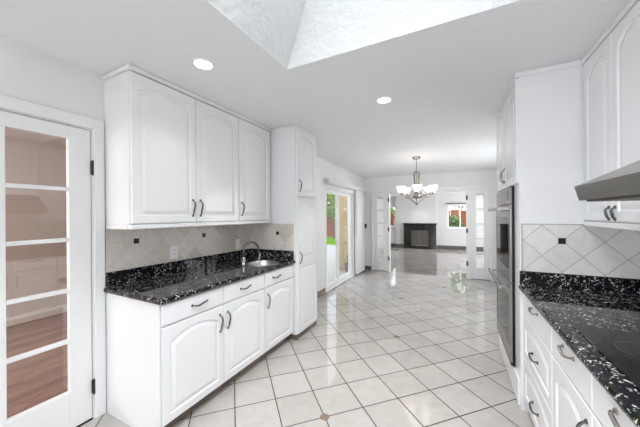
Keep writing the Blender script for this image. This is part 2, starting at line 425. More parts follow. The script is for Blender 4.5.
wall('wall_front', 'y', -6.6, -6.48, -2.42, 1.22, 0, ZT, [], M['wall_back_kitchen'], 'unseen wall behind the camera, darkened to cut bounce light')
wall('wall_living_back', 'y', 12.0, 12.12, -2.855, 2.62, 0, 2.4, [(-2.76, -2.33, 0.90, 1.76), (-0.28, 0.62, 0.87, 1.77)], M['wall_grey'], 'pale grey far wall with fireplace and two windows')
mb = MB(); mb.box(-2.31, -0.69, 11.9, 12.0, 0, 2.3)
struct(mb, 'wall_chimney_breast', M['wall_grey'], 'pale grey chimney breast above the black fireplace', 'wall')
wall('wall_living_left', 'x', -2.855, -2.80, YB + .12, 12.12, 0, 2.4, [], M['stucco'], 'outer wall of the living room, tan stucco outside')
mb = MB(); mb.box(-2.80, -2.785, YB + .12, 12.0, 0, 2.25)
struct(mb, 'wall_living_left_inside', M['wall_grey'], 'pale grey left wall of the living room', 'wall')
mb = MB(); mb.box(-2.855, XD - .151, YB - .02, YB - .001, -0.08, 2.9)
struct(mb, 'wall_patio', M['stucco'], 'tan stucco outside wall seen through the patio door', 'wall')
wall('wall_living_right', 'x', 2.5, 2.62, YB + .12, 12.12, 0, 2.4, [(8.4, 10.8, 0.75, 2.05)], M['wall_grey'], 'pale grey right wall of the living room')
wall('wall_living_front', 'y', YB, YB + .12, 1.22, 2.62, 0, 2.4, [], M['wall_grey'], 'wall of the living room beside the glazed doors')
wall('wall_side_room_far', 'x', -5.37, -5.25, -2.1, 3.6, 0, ZT, [], M['hall'], 'beige far wall of the side room')
wall('wall_side_room_back', 'y', 3.48, 3.6, -5.25, -2.42, 0, ZT, [], M['hall'], 'beige end wall of the side room')
wall('wall_side_room_front', 'y', -2.1, -1.98, -5.25, -2.42, 0, ZT, [], M['hall'], 'beige near wall of the side room')
mb = MB(); mb.box(-5.25, -5.235, -1.98, 3.48, 0, .11); mb.box(-5.25, -2.42, 3.465, 3.48, 0, .11)
struct(mb, 'baseboard_side_room', M['trim'], 'white baseboard along the wood floor of the side room', 'baseboard')
# baseboards, taupe tile
mb = MB(); mb.box(XL, XL + .012, 1.044, 1.06, 0, .105)
struct(mb, 'baseboard_left', M['base_tile'], 'short taupe tile baseboard between door casing and cabinet end', 'baseboard')
mb = MB(); mb.box(XD, XD + .012, 3.14, 4.40, 0, .105)
struct(mb, 'baseboard_dining', M['base_tile'], 'taupe tile baseboard between the tall cabinet and the patio door', 'baseboard')
mb = MB(); mb.box(XD, -1.935, YB - .012, YB, 0, .105)
mb.box(XD, XD + .012, 6.02, YB - .012, 0, .105)
struct(mb, 'baseboard_back', M['base_tile'], 'taupe tile baseboard in the dining corner', 'baseboard')
mb = MB(); mb.box(-2.785, -2.31, 11.985, 12.0, 0, .15); mb.box(-.69, 2.5, 11.985, 12.0, 0, .15); mb.box(-2.31, -1.96, 11.885, 11.9, 0, .15)
struct(mb, 'baseboard_living', mat('dark_taupe_base', (.11, .095, .085), .35), 'dark taupe baseboard either side of the fireplace', 'baseboard')

# ---- door_1 : glazed door to the side room
def casing(name, boxes, label):
    mb = MB()
    for b in boxes: mb.box(*b, bev=.006)
    return struct(mb, name, M['trim'], label, 'trim')
casing('trim_1', [(XL, XL + .018, .978, 1.044, 0, 2.125), (XL, XL + .018, .05, .124, 0, 2.125), (XL, XL + .020, .05, 1.044, 2.055, 2.13)], 'white casing around the glazed side door')
d1 = thing('door_1', (XL, 0.13, 0), 'white ten-lite glazed door in the left wall', 'door', kind='structure')
lx0, lx1 = XL - .042, XL - .004
def lites(mb, put, u0, u1, z0, z1, cols, rows, sl, sr, bot, top, mun, t0, t1):
    """door leaf: stiles, rails and glazing bars; put(u0,u1,t0,t1,z0,z1)"""
    put(u0, u0 + sl, t0, t1, z0, z1); put(u1 - sr, u1, t0, t1, z0, z1)
    put(u0 + sl, u1 - sr, t0, t1, z0, z0 + bot); put(u0 + sl, u1 - sr, t0, t1, z1 - top, z1)
    gu0, gu1, gz0, gz1 = u0 + sl, u1 - sr, z0 + bot, z1 - top
    e = (t1 - t0) * .12
    for i in range(1, cols):
        c = gu0 + (gu1 - gu0) * i / cols; put(c - mun / 2, c + mun / 2, t0 + e, t1 - e, gz0, gz1)
    for j in range(1, rows):
        c = gz0 + (gz1 - gz0) * j / rows
        for i in range(cols):
            a = gu0 + (gu1 - gu0) * i / cols + (mun / 2 if i else 0); b = gu0 + (gu1 - gu0) * (i + 1) / cols - (mun / 2 if i < cols - 1 else 0)
            put(a, b, t0 + e, t1 - e, c - mun / 2, c + mun / 2)
    return gu0, gu1, gz0, gz1
mb = MB()
gl = lites(mb, lambda a, b, t0, t1, z0, z1: mb.box(t0, t1, a, b, z0, z1, .0025, 1), .135, .968, .012, 2.042, 2, 5, .122, .122, .25, .082, .026, lx0, lx1)
leaf = mb.build('door_leaf', M['trim'], d1)
g = MB(); xm = (lx0 + lx1) / 2; g.face([(xm, gl[0], gl[2]), (xm, gl[1], gl[2]), (xm, gl[1], gl[3]), (xm, gl[0], gl[3])]); g.build('glass', M['doorglass'], d1)
for z in (0.235, 1.78):
    h = MB(); h.box(XL - .003, XL + .012, .962, .980, z - .045, z + .045, .003, 1); h.tube([(XL + .014, .971, z - .052), (XL + .014, .971, z + .052)], .0065, 8)
    h.build('hinge', M['black'], d1, label='black hinge')
h = MB(); h.box(lx0 + .002, XL + .0, .135, .968, 0.0, .010); h.build('door_sweep', M['darkgap'], d1)

# ---- window_2 : sliding patio door (structure)
SY0, SY1, SZ0, SZ1 = 4.43, 5.98, 0.0, 1.955
sd = thing('door_2', (XD, SY0, 0), 'white framed sliding patio door with two glass panels', 'door', kind='structure')
x0, x1 = XD - .075, XD + .006
mb = MB(); mb.box(x0, x1, SY0, SY0 + .025, 0, SZ1); mb.box(x0, x1, SY1 - .03, SY1, 0, SZ1); mb.box(x0, x1, SY0 + .025, SY1 - .03, SZ1 - .04, SZ1); mb.box(x0, x1 + .01, SY0 + .025, SY1 - .03, 0, .04)
mb.build('door_frame', M['trim'], sd)
def slide(name, y0, y1, xa, xb):
    mb = MB(); mb.box(xa, xb, y0, y0 + .055, .045, SZ1 - .045); mb.box(xa, xb, y1 - .055, y1, .045, SZ1 - .045); mb.box(xa, xb, y0 + .055, y1 - .055, .045, .13); mb.box(xa, xb, y0 + .055, y1 - .055, SZ1 - .12, SZ1 - .045)
    o = mb.build(name, M['trim'], sd)
    g = MB(); xm = (xa + xb) / 2; g.face([(xm, y0 + .055, .13), (xm, y1 - .055, .13), (xm, y1 - .055, SZ1 - .12), (xm, y0 + .055, SZ1 - .12)]); g.build('glass', M['glass'], o)
slide('sliding_panel', SY0 + .027, 5.11, XD - .034, XD - .010)
slide('fixed_panel', 5.055, SY1 - .032, XD - .066, XD - .042)
mb = MB(); mb.box(XD - .11, XD + .03, SY0, SY1, 0.0005, .006); struct(mb, 'trim_2', M['base_tile'], 'taupe threshold strip under the patio door', 'trim')

# ---- french doors in the back wall
casing('trim_3', [(-1.935, -1.878, YB - .018, YB, 0, 2.045), (.648, .705, YB - .018, YB, 0, 2.045), (-1.935, .705, YB - .020, YB, 1.985, 2.055)], 'white casing around the wide glazed door opening')
mb = MB(); mb.box(-1.505, -1.47, YB + .0, YB + .13, 0, 1.985); mb.box(.212, .296, YB + .0, YB + .13, 0, 1.985); mb.box(-1.47, .212, YB + .0, YB + .13, 1.945, 2.0); mb.box(-1.9, -1.505, YB + .0, YB + .13, 1.985, 2.0); mb.box(.296, .69, YB, YB + .13, 1.985, 2.0)
struct(mb, 'trim_4', M['trim'], 'white posts and head framing the open doorway', 'trim')
def side_leaf(name, u0, u1, hinge_u, label):
    t = thing(name, ((u0 + u1) / 2, YB, 0), label, 'door', kind='structure')
    mb = MB()
    gl = lites(mb, lambda a, b, t0, t1, z0, z1: mb.box(a, b, t0, t1, z0, z1, .002, 1), u0, u1, .01, 1.984, 1, 5, .105, .105, .235, .115, .022, YB + .012, YB + .05)
    mb.build('door_leaf', M['trim'], t)
    g = MB(); g.face([(gl[0], YB + .03, gl[2]), (gl[1], YB + .03, gl[2]), (gl[1], YB + .03, gl[3]), (gl[0], YB + .03, gl[3])]); g.build('glass', M['glass'], t)
    for z in (.335, 1.06, 1.79):
        h = MB(); h.box(hinge_u - .016, hinge_u + .016, YB - .014, YB - .001, z - .05, z + .05, .003, 1); h.build('hinge', M['black'], t, label='black hinge')
side_leaf('door_3', -1.877, -1.507, -1.486, 'narrow five-lite glazed door left of the living room opening')
side_leaf('door_4', .298, .647, .228, 'narrow five-lite glazed door right of the living room opening, by the ovens')

def open_leaf(name, u0, u1, label):
    t = thing(name, ((u0 + u1) / 2, YB + .15, 0), label, 'door', kind='structure'); mb = MB()
    gl = lites(mb, lambda a, b, t0, t1, z0, z1: mb.box(a, b, t0, t1, z0, z1, .002, 1), u0, u1, .012, 1.94, 2, 5, .105, .105, .235, .105, .022, YB + .150, YB + .188)
    mb.build('door_leaf', M['trim'], t)
    g = MB(); g.face([(gl[0], YB + .17, gl[2]), (gl[1], YB + .17, gl[2]), (gl[1], YB + .17, gl[3]), (gl[0], YB + .17, gl[3])]); g.build('glass', M['glass'], t)
open_leaf('door_5', -2.33, -1.50, 'left glazed double door folded back against the living room wall')
open_leaf('door_6', .235, 1.065, 'right glazed double door folded back against the living room wall')

# ---- living room windows
def win(name, a0, a1, z0, z1, bars, label):
    t = thing(name, ((a0 + a1) / 2, 12.0, z0), label, 'window', kind='structure')
    mb = MB()
    for b in ((a0, a0 + .04, z0, z1), (a1 - .04, a1, z0, z1), (a0 + .04, a1 - .04, z0, z0 + .04), (a0 + .04, a1 - .04, z1 - .04, z1)): mb.box(b[0], b[1], 12.02, 12.08, b[2], b[3])
    for c in bars: mb.box(c - .02, c + .02, 12.02, 12.08, z0 + .04, z1 - .04)
    mb.build('window_frame', M['trim'], t)
    g = MB(); g.face([(a0 + .04, 12.05, z0 + .04), (a1 - .04, 12.05, z0 + .04), (a1 - .04, 12.05, z1 - .04), (a0 + .04, 12.05, z1 - .04)]); g.build('glass', M['glass'], t)
    s = MB(); s.box(a0 - .04, a1 + .04, 11.96, 12.02, z0 - .03, z0); s.build('window_sill', M['trim'], t)
win('window_2', -2.76, -2.33, .90, 1.76, [], 'window left of the fireplace with greenery outside')
win('window_3', -.28, .62, .87, 1.77, [.17], 'window right of the fireplace looking onto the fence')
def added_window(name, axis, p, a0, a1, z0, z1, label):  # unseen windows added as openings for the fill lamps
    t = thing(name, (p, a0, z0) if axis == 'x' else (a0, p, z0), label, 'window', kind='structure'); mb = MB(); g = MB()
    def b(s0, s1, h0, h1): mb.box(p - .03, p + .03, s0, s1, h0, h1) if axis == 'x' else mb.box(s0, s1, p - .03, p + .03, h0, h1)
    b(a0, a0 + .05, z0, z1); b(a1 - .05, a1, z0, z1); b(a0 + .05, a1 - .05, z0, z0 + .05); b(a0 + .05, a1 - .05, z1 - .05, z1); c = (a0 + a1) / 2; b(c - .025, c + .025, z0 + .05, z1 - .05)
    mb.build('window_frame', M['trim'], t)
    g.face([(p, a0, z0), (p, a1, z0), (p, a1, z1), (p, a0, z1)] if axis == 'x' else [(a0, p, z0), (a1, p, z0), (a1, p, z1), (a0, p, z1)]); g.build('glass', M['glass'], t)
added_window('added_window_4', 'x', XL - .06, -6.2, -4.0, .3, 2.15, 'added side window behind the camera, opening for a fill lamp')
added_window('added_window_5', 'x', XR + .06, 4.2, 5.8, .85, 2.05, 'added dining window for a fill lamp, unseen beyond the oven tower')
added_window('added_window_6', 'x', 2.56, 8.4, 10.8, .75, 2.05, 'added unseen side window of the living room for a fill lamp')

# ================================================================== LEFT CABINETS
def carcass(parent, x0, x1, y0, y1, z0, z1, top=True, name='body'):
    mb = MB(); t = .018
    mb.box(x0, x1, y0, y0 + t, z0, z1); mb.box(x0, x1, y1 - t, y1, z0, z1); mb.box(x0, x1, y0 + t, y1 - t, z0, z0 + t)
    xb = (x0, x0 + t) if abs(x0) > abs(x1) else (x1 - t, x1)
    if top: mb.box(x0, x1, y0 + t, y1 - t, z1 - t, z1)
    mb.box(*xb, y0 + t, y1 - t, z0 + t, z1 - (t if top else 0))
    return mb.build(name, M['cab'], parent)
BX = -1.68       # carcass front, doors 2 cm proud
tl = toL(BX)
def left_base(y0, y1, fronts, label, end_panel):
    t = thing('base_cabinet', ((XL + BX) / 2, (y0 + y1) / 2, 0), label, 'cabinet')
    carcass(t, XL, BX, y0, y1, .09, .878, top=False)
    mb = MB(); mb.box(BX - .018, BX, y0 + .018, y1 - .018, .72, .735); mb.box(BX - .018, BX, y0 + .018, y1 - .018, .86, .878); mb.build('face_frame', M['cab'], t)
    mb = MB(); mb.box(BX - .08, BX - .055, y0 + (.018 if end_panel else 0), y1, 0, .0895); mb.build('toe_kick', M['base_tile'], t, label='taupe tile toe kick')
    if end_panel:
        mb = MB(); mb.box(XL, BX + .012, y0 - .012, y0 - .0005, 0, .878, .002, 1); mb.build('end_panel', M['cab'], t)
    for k, (a, b, hs) in enumerate(fronts):
        mb = MB(); panel_door(mb, tl, a, b, .097, .722, rise=.055); d = mb.build('door', M['cab'], t)
        pull(d, tl, (b - .038) if hs > 0 else (a + .038), .588, .02, .13, True)
        mb = MB(); plain_front(mb, tl, a, b, .732, .868); d = mb.build('drawer', M['cab'], t)
        pull(d, tl, (a + b) / 2 + (.03, -.005)[k % 2] - (.065 if not end_panel else 0) - (.03 if not end_panel else 0), .802, .02, .125, False)
left_base(1.06, 2.09, [(1.063, 1.569, 1), (1.574, 2.084, -1)], 'white base cabinet with two arched doors and two drawers, next to the glazed door', True)
left_base(2.093, 2.612, [(2.096, 2.604, -1)], 'white single-door base cabinet under the round sink', False)

# countertop with round sink hole
def rounded_slab(mb, x0, x1, y0, y1, z0, z1, hole=None, r=.016):
    """slab with rounded edge; optional round hole (cx, cy, rad)"""
    def rect(d): return (x0 + d, x1 - d, y0 + d, y1 - d)
    def ring(d, z):
        a, b, c, e = rect(d); n = 8; P = []
        for i in range(n): P.append((a + (b - a) * i / n, c, z))
        for i in range(n): P.append((b, c + (e - c) * i / n, z))
        for i in range(n): P.append((b - (b - a) * i / n, e, z))
        for i in range(n): P.append((a, e - (e - c) * i / n, z))
        return P
    prof = [(r, z0), (r * .35, z0 + r * .25), (0, z0 + r)] + [(0, z1 - r), (r * .3, z1 - r * .3), (r, z1)]
    Ls = [ring(d, z) for d, z in prof]
    if not hole: mb.loops(Ls); return
    cx, cy, R = hole
    def circ(z, rad, ref):
        return [(cx + rad * math.cos(math.atan2(p[1] - cy, p[0] - cx)), cy + rad * math.sin(math.atan2(p[1] - cy, p[0] - cx)), z) for p in ref]
    ref = Ls[-1]
    Ls = [circ(z0, R, ref)] + Ls + [circ(z1, R, ref), circ(z0, R, ref)]
    mb.loops(Ls, False, False)
    bmesh.ops.remove_doubles(mb.bm, verts=mb.bm.verts[:], dist=1e-5)
SINK = (-1.850, 2.300, .160)
ct = thing('countertop', (-1.97, 1.83, .879), 'long black speckled granite worktop of the left wet bar', 'countertop')
mb = MB()
def slab_ring(mb):
    x0, x1, y0, y1, z0, z1 = XL, -1.636, 1.03, 2.6185, .879, .918
    r = .017; cx, cy, R = SINK; N = 64
    def outer(d, z):
        P = []
        for i in range(N):
            a = 2 * PI * i / N; c, s = math.cos(a), math.sin(a)
            tx = ((x1 - d - cx) / c) if c > 1e-9 else ((x0 + d - cx) / c if c < -1e-9 else 1e9)
            ty = ((y1 - d - cy) / s) if s > 1e-9 else ((y0 + d - cy) / s if s < -1e-9 else 1e9)
            P.append([tx, ty, c, s])
        pts = [(cx + min(p[0], p[1]) * p[2], cy + min(p[0], p[1]) * p[3]) for p in P]
        for (qx, qy) in ((x0, y0), (x1, y0), (x1, y1), (x0, y1)):      # snap the nearest sample onto each corner
            a = math.atan2(qy - cy, qx - cx) % (2 * PI); i = round(a / (2 * PI) * N) % N
            pts[i] = (qx + (d if qx == x0 else -d), qy + (d if qy == y0 else -d))
        return [(x, y, z) for x, y in pts]
    def circ(z): return [(cx + R * math.cos(2 * PI * i / N), cy + R * math.sin(2 * PI * i / N), z) for i in range(N)]
    Ls = [circ(z0), outer(r, z0), outer(r * .3, z0 + r * .3), outer(0, z0 + r), outer(0, z1 - r), outer(r * .3, z1 - r * .3), outer(r, z1), circ(z1), circ(z0)]
    mb.loops(Ls, False, False); bmesh.ops.remove_doubles(mb.bm, verts=mb.bm.verts[:], dist=1e-6)
slab_ring(mb); mb.build('worktop', M['granite'], ct)
mb = MB(); mb.box(XL + .001, XL + .021, 1.05, 2.619, .9185, 1.022, .002, 1); mb.box(XL + .0215, -1.66, 2.599, 2.619, .9185, 1.022, .002, 1); mb.build('upstand', M['granite'], ct)
# backsplashes
mb = MB(); mb.box(XL + .0005, XL + .009, 1.05, 2.6195, 1.0225, 1.372); mb.mi = 1
for y in (1.262, 1.911): mb.box(XL + .008, XL + .0115, y - .02, y + .02, 1.216, 1.256)
struct(mb, 'backsplash', [M['spl_left'], M['insert']], 'diagonal travertine backsplash with two black inserts along the left wall', 'backsplash')
mb = MB(); mb.box(XL + .0095, -1.66, 2.6115, 2.6195, 1.0225, 1.335); mb.mi = 1; mb.box(-1.901, -1.861, 2.609, 2.613, 1.202, 1.242)
struct(mb, 'backsplash', [M['spl_tall'], M['insert']], 'travertine backsplash on the side of the tall cabinet by the sink', 'backsplash')

# tall cabinet
TX = -1.635; tt = toL(TX)
tc = thing('tall_cabinet', (-1.96, 2.865, 0), 'tall white pantry cabinet between the wet bar and the patio door', 'cabinet')
mb = MB(); mb.box(XL + .0005, TX, 2.6205, 3.112, .06, 2.43); mb.build('body', M['cab'], tc)
mb = MB(); mb.box(TX - .10, TX + .004, 2.6205, 3.112, 0, .0595); mb.build('toe_kick', M['base_tile'], tc, label='taupe tile toe kick')
mb = MB(); mb.box(XL + .0005, TX + .004, 2.6205, 3.12, 2.4305, 2.467); mb.build('crown', M['cab'], tc)
mb = MB(); panel_door(mb, tt, 2.640, 3.107, .066, 1.640, panels=[(.066, .87, 0), (.87, 1.640, .05)]); d = mb.build('door', M['cab'], tc); pull(d, tt, 2.682, .935, .02, .13)
mb = MB(); panel_door(mb, tt, 2.640, 3.107, 1.655, 2.425, rise=.05); d = mb.build('door', M['cab'], tc); pull(d, tt, 2.682, 1.775, .02, .13)

# upper cabinets left
UX = -1.981; tu = toL(UX)
def left_upper(y0, y1, fronts, label, near):
    t = thing('wall_cabinet', ((XL + UX) / 2, (y0 + y1) / 2, 1.345), label, 'cabinet')
    mb = MB(); mb.box(XL + .0005, UX, y0, y1, 1.378, 2.43); mb.build('body', M['cab'], t)
    mb = MB(); mb.box(UX - .03, UX + .018, y0, y1, 1.345, 1.3775, .004, 1)
    if near: mb.box(XL + .0005, UX - .0305, y0, y0 + .02, 1.345, 1.3775)
    mb.build('light_rail', M['cab'], t)
    mb = MB(); mb.box(XL + .0005, UX + .026, y0 - (.014 if near else 0), y1, 2.4335, 2.467, .004, 1); mb.build('crown', M['cab'], t)
    for a, b, hs in fronts:
        mb = MB(); panel_door(mb, tu, a, b, 1.384, 2.425, rise=.06); d = mb.build('door', M['cab'], t)
        pull(d, tu, (b - .035) if hs > 0 else (a + .035), 1.502, .02, .13)
left_upper(1.05, 2.066, [(1.055, 1.562, 1), (1.567, 2.063, -1)], 'white two-door wall cabinet with arched panels, nearest the glazed door', True)
left_upper(2.0665, 2.612, [(2.071, 2.572, -1)], 'white single-door wall cabinet above the sink', False)

# sink, faucet, soap pump, outlets
cx, cy, R = SINK
mb = MB(); mb.lathe((cx, cy, .9185), [(R + .012, 0), (R + .012, .003), (R - .004, .004), (R - .010, -.004), (R - .018, -.07), (R - .04, -.11), (.03, -.122), (.001, -.122)], 40, False, True)
o = mb.build('sink', M['sinksteel'], smooth=True); tag(o, 'small round stainless sink set into the left granite worktop', 'sink')
mb = MB(); mb.lathe((cx, cy, .7975), [(.024, 0), (.024, .003), (.012, .004)], 16); dr = mb.build('drain', M['chrome'], o, smooth=True)
fx, fy = -1.995, 2.158
fa = thing('faucet', (fx, fy, .9185), 'dark chrome gooseneck faucet with two cross handles beside the round sink', 'faucet')
mb = MB(); mb.lathe((fx, fy, .9185), [(.020, 0), (.020, .006), (.016, .012), (.015, .06), (.018, .065), (.012, .075)], 18); mb.build('base', M['bright_chrome'], fa, smooth=True)
dv = Vector((cx - fx, cy - fy, 0)).normalized(); up = Vector((0, 0, 1)); c0 = Vector((fx, fy, .985))
P = [c0 + up * (.09 * i / 4) for i in range(5)]
rr = .078
for i in range(1, 13):
    a = PI - i / 12 * PI * 1.08; P.append(c0 + up * (.09 + rr * math.sin(a)) + dv * (rr + rr * math.cos(a)))
P.append(P[-1] + Vector((0, 0, -.02)))
mb = MB(); mb.tube(P, .0105, 12); mb.build('spout', M['chrome'], fa, smooth=True)
sd2 = dv.cross(up)
for s in (-1, 1):
    mb = MB(); a = Vector((fx, fy, .965)); e = a + sd2 * s * .05; mb.tube([a, e], .007, 10)
    for v in (up, dv): mb.tube([e - v * .024, e + v * .024], [.005, .005], 8)
    mb.build('handle', M['bright_chrome'], fa, smooth=True)
sx_, sy_ = -2.05, 2.49
sp = thing('soap_dispenser', (sx_, sy_, .9185), 'small chrome soap pump behind the round sink', 'soap dispenser')
mb = MB(); mb.lathe((sx_, sy_, .9185), [(.018, 0), (.018, .008), (.010, .012), (.009, .055), (.012, .058), (.012, .07), (.004, .073)], 14); mb.build('body', M['bright_chrome'], sp, smooth=True)
mb = MB(); mb.tube([(sx_, sy_, .985), (sx_ + .03, sy_ - .02, .988), (sx_ + .045, sy_ - .03, .978)], .005, 8); mb.build('nozzle', M['bright_chrome'], sp, smooth=True)
def plate(y, z, label, outlet):
    t = thing('electrical_outlet' if outlet else 'light_switch', (XL + .0095, y, z), label, 'outlet' if outlet else 'switch')
    x = XL + .0095
    mb = MB(); mb.box(x, x + .006, y - .037, y + .037, z - .058, z + .058, .003, 2); mb.build('cover_plate', M['plastic'], t)
    if outlet:
        for dz in (-.021, .021):
            mb = MB(); mb.box(x + .0055, x + .009, y - .017, y + .017, z + dz - .014, z + dz + .014, .003, 1)
            s = mb.build('socket', M['plastic'], t)
            k = MB(); k.box(x + .0088, x + .0094, y - .009, y - .006, z + dz - .005, z + dz + .007); k.box(x + .0088, x + .0094, y + .006, y + .009, z + dz - .005, z + dz + .007); k.build('slot', M['slot'], s)
    else:
        mb = MB(); mb.box(x + .0055, x + .010, y - .017, y + .017, z - .034, z + .034, .002, 1); mb.build('rocker', M['plastic'], t)
plate(1.583, 1.105, 'white double outlet on the left travertine backsplash', True)
plate(2.385, 1.100, 'white rocker switch on the backsplash by the faucet', False)
ws = thing('light_switch', (-2.085, YB, 1.135), 'dark bronze switch on the wall in the dining corner', 'switch')
mb = MB(); mb.box(-2.12, -2.05, YB - .007, YB, 1.077, 1.193, .003, 1); mb.build('cover_plate', M['bronze'], ws)
mb = MB(); mb.box(-2.10, -2.07, YB - .012, YB - .006, 1.105, 1.165, .002, 1); mb.build('rocker', M['black'], ws)

# vertical blind
vb = thing('vertical_blind', (XD, 5.5, 0.03), 'white vertical blind drawn to one side of the patio door', 'blind')
mb = MB(); mb.box(XD + .0005, XD + .012, 4.38, 6.70, 2.0, 2.09); mb.box(XD + .012, XD + .10, 4.38, 6.70, 2.082, 2.09); mb.box(XD + .09, XD + .10, 4.38, 6.70, 2.0, 2.082); mb.box(XD + .012, XD + .09, 4.38, 4.39, 2.0, 2.082); mb.box(XD + .012, XD + .09, 6.69, 6.70, 2.0, 2.082); mb.build('valance', M['blind'], vb)
mb = MB(); mb.box(XD + .03, XD + .075, 4.41, 6.67, 2.045, 2.07); mb.build('head_rail', M['blind'], vb)
for i in range(14):
    y = 6.02 + i * .040; xc = XD + .052; a = math.radians(58); w = .046
    mb = MB(); P = []
    for k in range(5):
        s = -1 + k / 2; P.append((xc + w * s * math.cos(a) + .004 * (1 - s * s), y + w * s * math.sin(a)))
    mb.loops([[(p[0], p[1], .035) for p in P] + [(p[0] - .0015, p[1], .035) for p in P[::-1]], [(p[0], p[1], 2.046) for p in P] + [(p[0] - .0015, p[1], 2.046) for p in P[::-1]]])
    mb.build('vane', M['blind'], vb)
mb = MB(); mb.tube([(XD + .06, 5.965, 2.045), (XD + .062, 5.962, .95)], .005, 6); mb.build('wand', M['bronze'], vb)

# ================================================================== RIGHT SIDE
# oven tower
OY0, OY1 = 2.41, 3.45
VY0_ = 2.60
ot = thing('oven_cabinet', (.75, 2.9, 0), 'tall white cabinet housing the double oven', 'cabinet')
to_ = toR(.42)
mb = MB()
mb.box(.42, XR - .0005, OY0, OY0 + .03, 0, 2.43); mb.box(.42, .44, OY0 + .03, VY0_ + .005, .215, 1.655); mb.box(.42, XR - .0005, OY1 - .03, OY1, 0, 2.43); mb.box(.42, XR - .0005, OY0 + .03, OY1 - .03, 1.655, 2.43); mb.box(.42, XR - .0005, OY0 + .03, OY1 - .03, .0, .215); mb.box(XR - .03, XR - .0005, OY0 + .03, OY1 - .03, .215, 1.655)
mb.build('body', M['cab'], ot)
mb = MB(); mb.box(.398, XR - .0005, OY0 - .006, OY1, 2.4305, 2.467); mb.build('crown', M['cab'], ot)
ym = (OY0 + OY1) / 2
for a, b, hs in ((OY0 + .004, ym - .002, 1), (ym + .002, OY1 - .004, -1)):
    mb = MB(); panel_door(mb, to_, a, b, 1.662, 2.425, rise=.05); d = mb.build('door', M['cab'], ot); pull(d, to_, (b - .035) if hs > 0 else (a + .035), 1.775, .02, .12, m=M['nickel'])
mb = MB(); plain_front(mb, to_, OY0 + .03, OY1 - .03, .015, .205, .012); mb.build('bottom_panel', M['cab'], ot)

# double oven
VX = .393; VY0, VY1 = 2.60, 3.40
ov = thing('double_oven', (.6, 2.9, .217), 'stainless double wall oven with bar handles in the tall cabinet', 'oven')
mb = MB(); mb.box(.41, .95, VY0 + .01, VY1 - .03, .2165, 1.64); mb.build('body', M['navy'], ov)
mb = MB(); mb.box(VX + .012, .4195, VY0, VY1, .2165, 1.6535, .002, 1) ; mb.build('trim_frame', M['navy'], ov, label='dark enamel oven trim')
mb = MB(); mb.box(VX, VX + .0115, VY0 + .002, VY1 - .002, 1.512, 1.65, .003, 1); cp = mb.build('control_panel', M['steel'], ov)
mb = MB(); mb.box(VX - .002, VX + .001, VY0 + .10, VY1 - .10, 1.545, 1.63); mb.build('display', M['display'], cp, label='black glass display')
def oven_door(z0, z1, wz0, wz1):
    mb = MB(); y0, y1 = VY0 + .002, VY1 - .002
    mb.box(VX - .006, VX + .0115, y0, y0 + .055, z0, z1, .003, 1); mb.box(VX - .006, VX + .0115, y1 - .055, y1, z0, z1, .003, 1)
    mb.box(VX - .006, VX + .0115, y0 + .055, y1 - .055, z0, wz0, .003, 1); mb.box(VX - .006, VX + .0115, y0 + .055, y1 - .055, wz1, z1, .003, 1)
    d = mb.build('oven_door', M['steel'], ov)
    mb = MB(); mb.box(VX - .004, VX + .010, y0 + .055, y1 - .055, wz0, wz1); mb.build('oven_window', M['ovenglass'], d, label='smoked glass window')
    mb = MB(); zh = z1 - .032; xh = VX - .068
    mb.tube([(xh, y0 + .015, zh), (xh, y1 - .015, zh)], .0155, 12)
    for y in (y0 + .06, y1 - .06): mb.box(xh, VX - .005, y - .012, y + .012, zh - .010, zh + .010)
    mb.build('handle', M['steel'], d, smooth=True)
oven_door(.878, 1.506, .97, 1.40); oven_door(.245, .872, .36, .765)
mb = MB(); mb.box(VX - .002, VX + .0115, VY0 + .002, VY1 - .002, .218, .241); mb.build('vent_strip', M['black'], ov)
mb = MB(); mb.box(VX - .003, VX, VY0 + .30, VY0 + .36, 1.517, 1.532); mb.build('sticker', M['pink'], cp, label='small pink sticker')

# right base cabinets
RX = .45; tr = toR(RX)
def right_base(y0, y1, label, kind):
    t = thing('base_cabinet', ((RX + XR) / 2, (y0 + y1) / 2, 0), label, 'cabinet')
    carcass(t, RX, XR - .0005, y0, y1, .105, .878, top=False)
    mb = MB(); mb.box(RX, RX + .018, y0 + .018, y1 - .018, .72, .735); mb.box(RX, RX + .018, y0 + .018, y1 - .018, .86, .878); mb.build('face_frame', M['cab'], t)
    mb = MB(); mb.box(RX + .03, RX + .10, y0, y1, 0, .1045); mb.build('toe_kick', M['base_tile'], t, label='taupe tile toe kick')
    if kind == 'drawers':
        a, b = y0 + .004, y1 - .045
        mb = MB(); plain_front(mb, tr, a, b, .732, .868); d = mb.build('drawer', M['cab'], t); pull(d, tr, (a + b) / 2, .838, .02, .12, False, M['nickel'])
        for z0, z1 in ((.424, .722), (.115, .415)):
            mb = MB(); panel_door(mb, tr, a, b, z0, z1, rise=.04, st=.05); d = mb.build('drawer', M['cab'], t); pull(d, tr, (a + b) / 2, (z0 + z1) / 2 - .02, .02, .12, False)
        mb = MB(); mb.box(RX - .012, RX, y1 - .042, y1 - .001, .105, .878); mb.build('filler', M['cab'], t)
    else:
        n = kind; w = (y1 - y0) / n
        for i in range(n):
            a, b = y0 + i * w + .003, y0 + (i + 1) * w - .003
            mb = MB(); plain_front(mb, tr, a, b, .732, .868); d = mb.build('drawer', M['cab'], t); pull(d, tr, (a + b) / 2, .838, .02, .12, False, M['nickel'])
            mb = MB(); panel_door(mb, tr, a, b, .115, .722, rise=.055); d = mb.build('door', M['cab'], t); pull(d, tr, (a + .04) if i % 2 else (b - .04), .60, .02, .13, True)
right_base(1.735, 2.4085, 'white three-drawer base cabinet beside the oven tower', 'drawers')
right_base(.84, 1.732, 'white two-door base cabinet under the cooktop', 2)
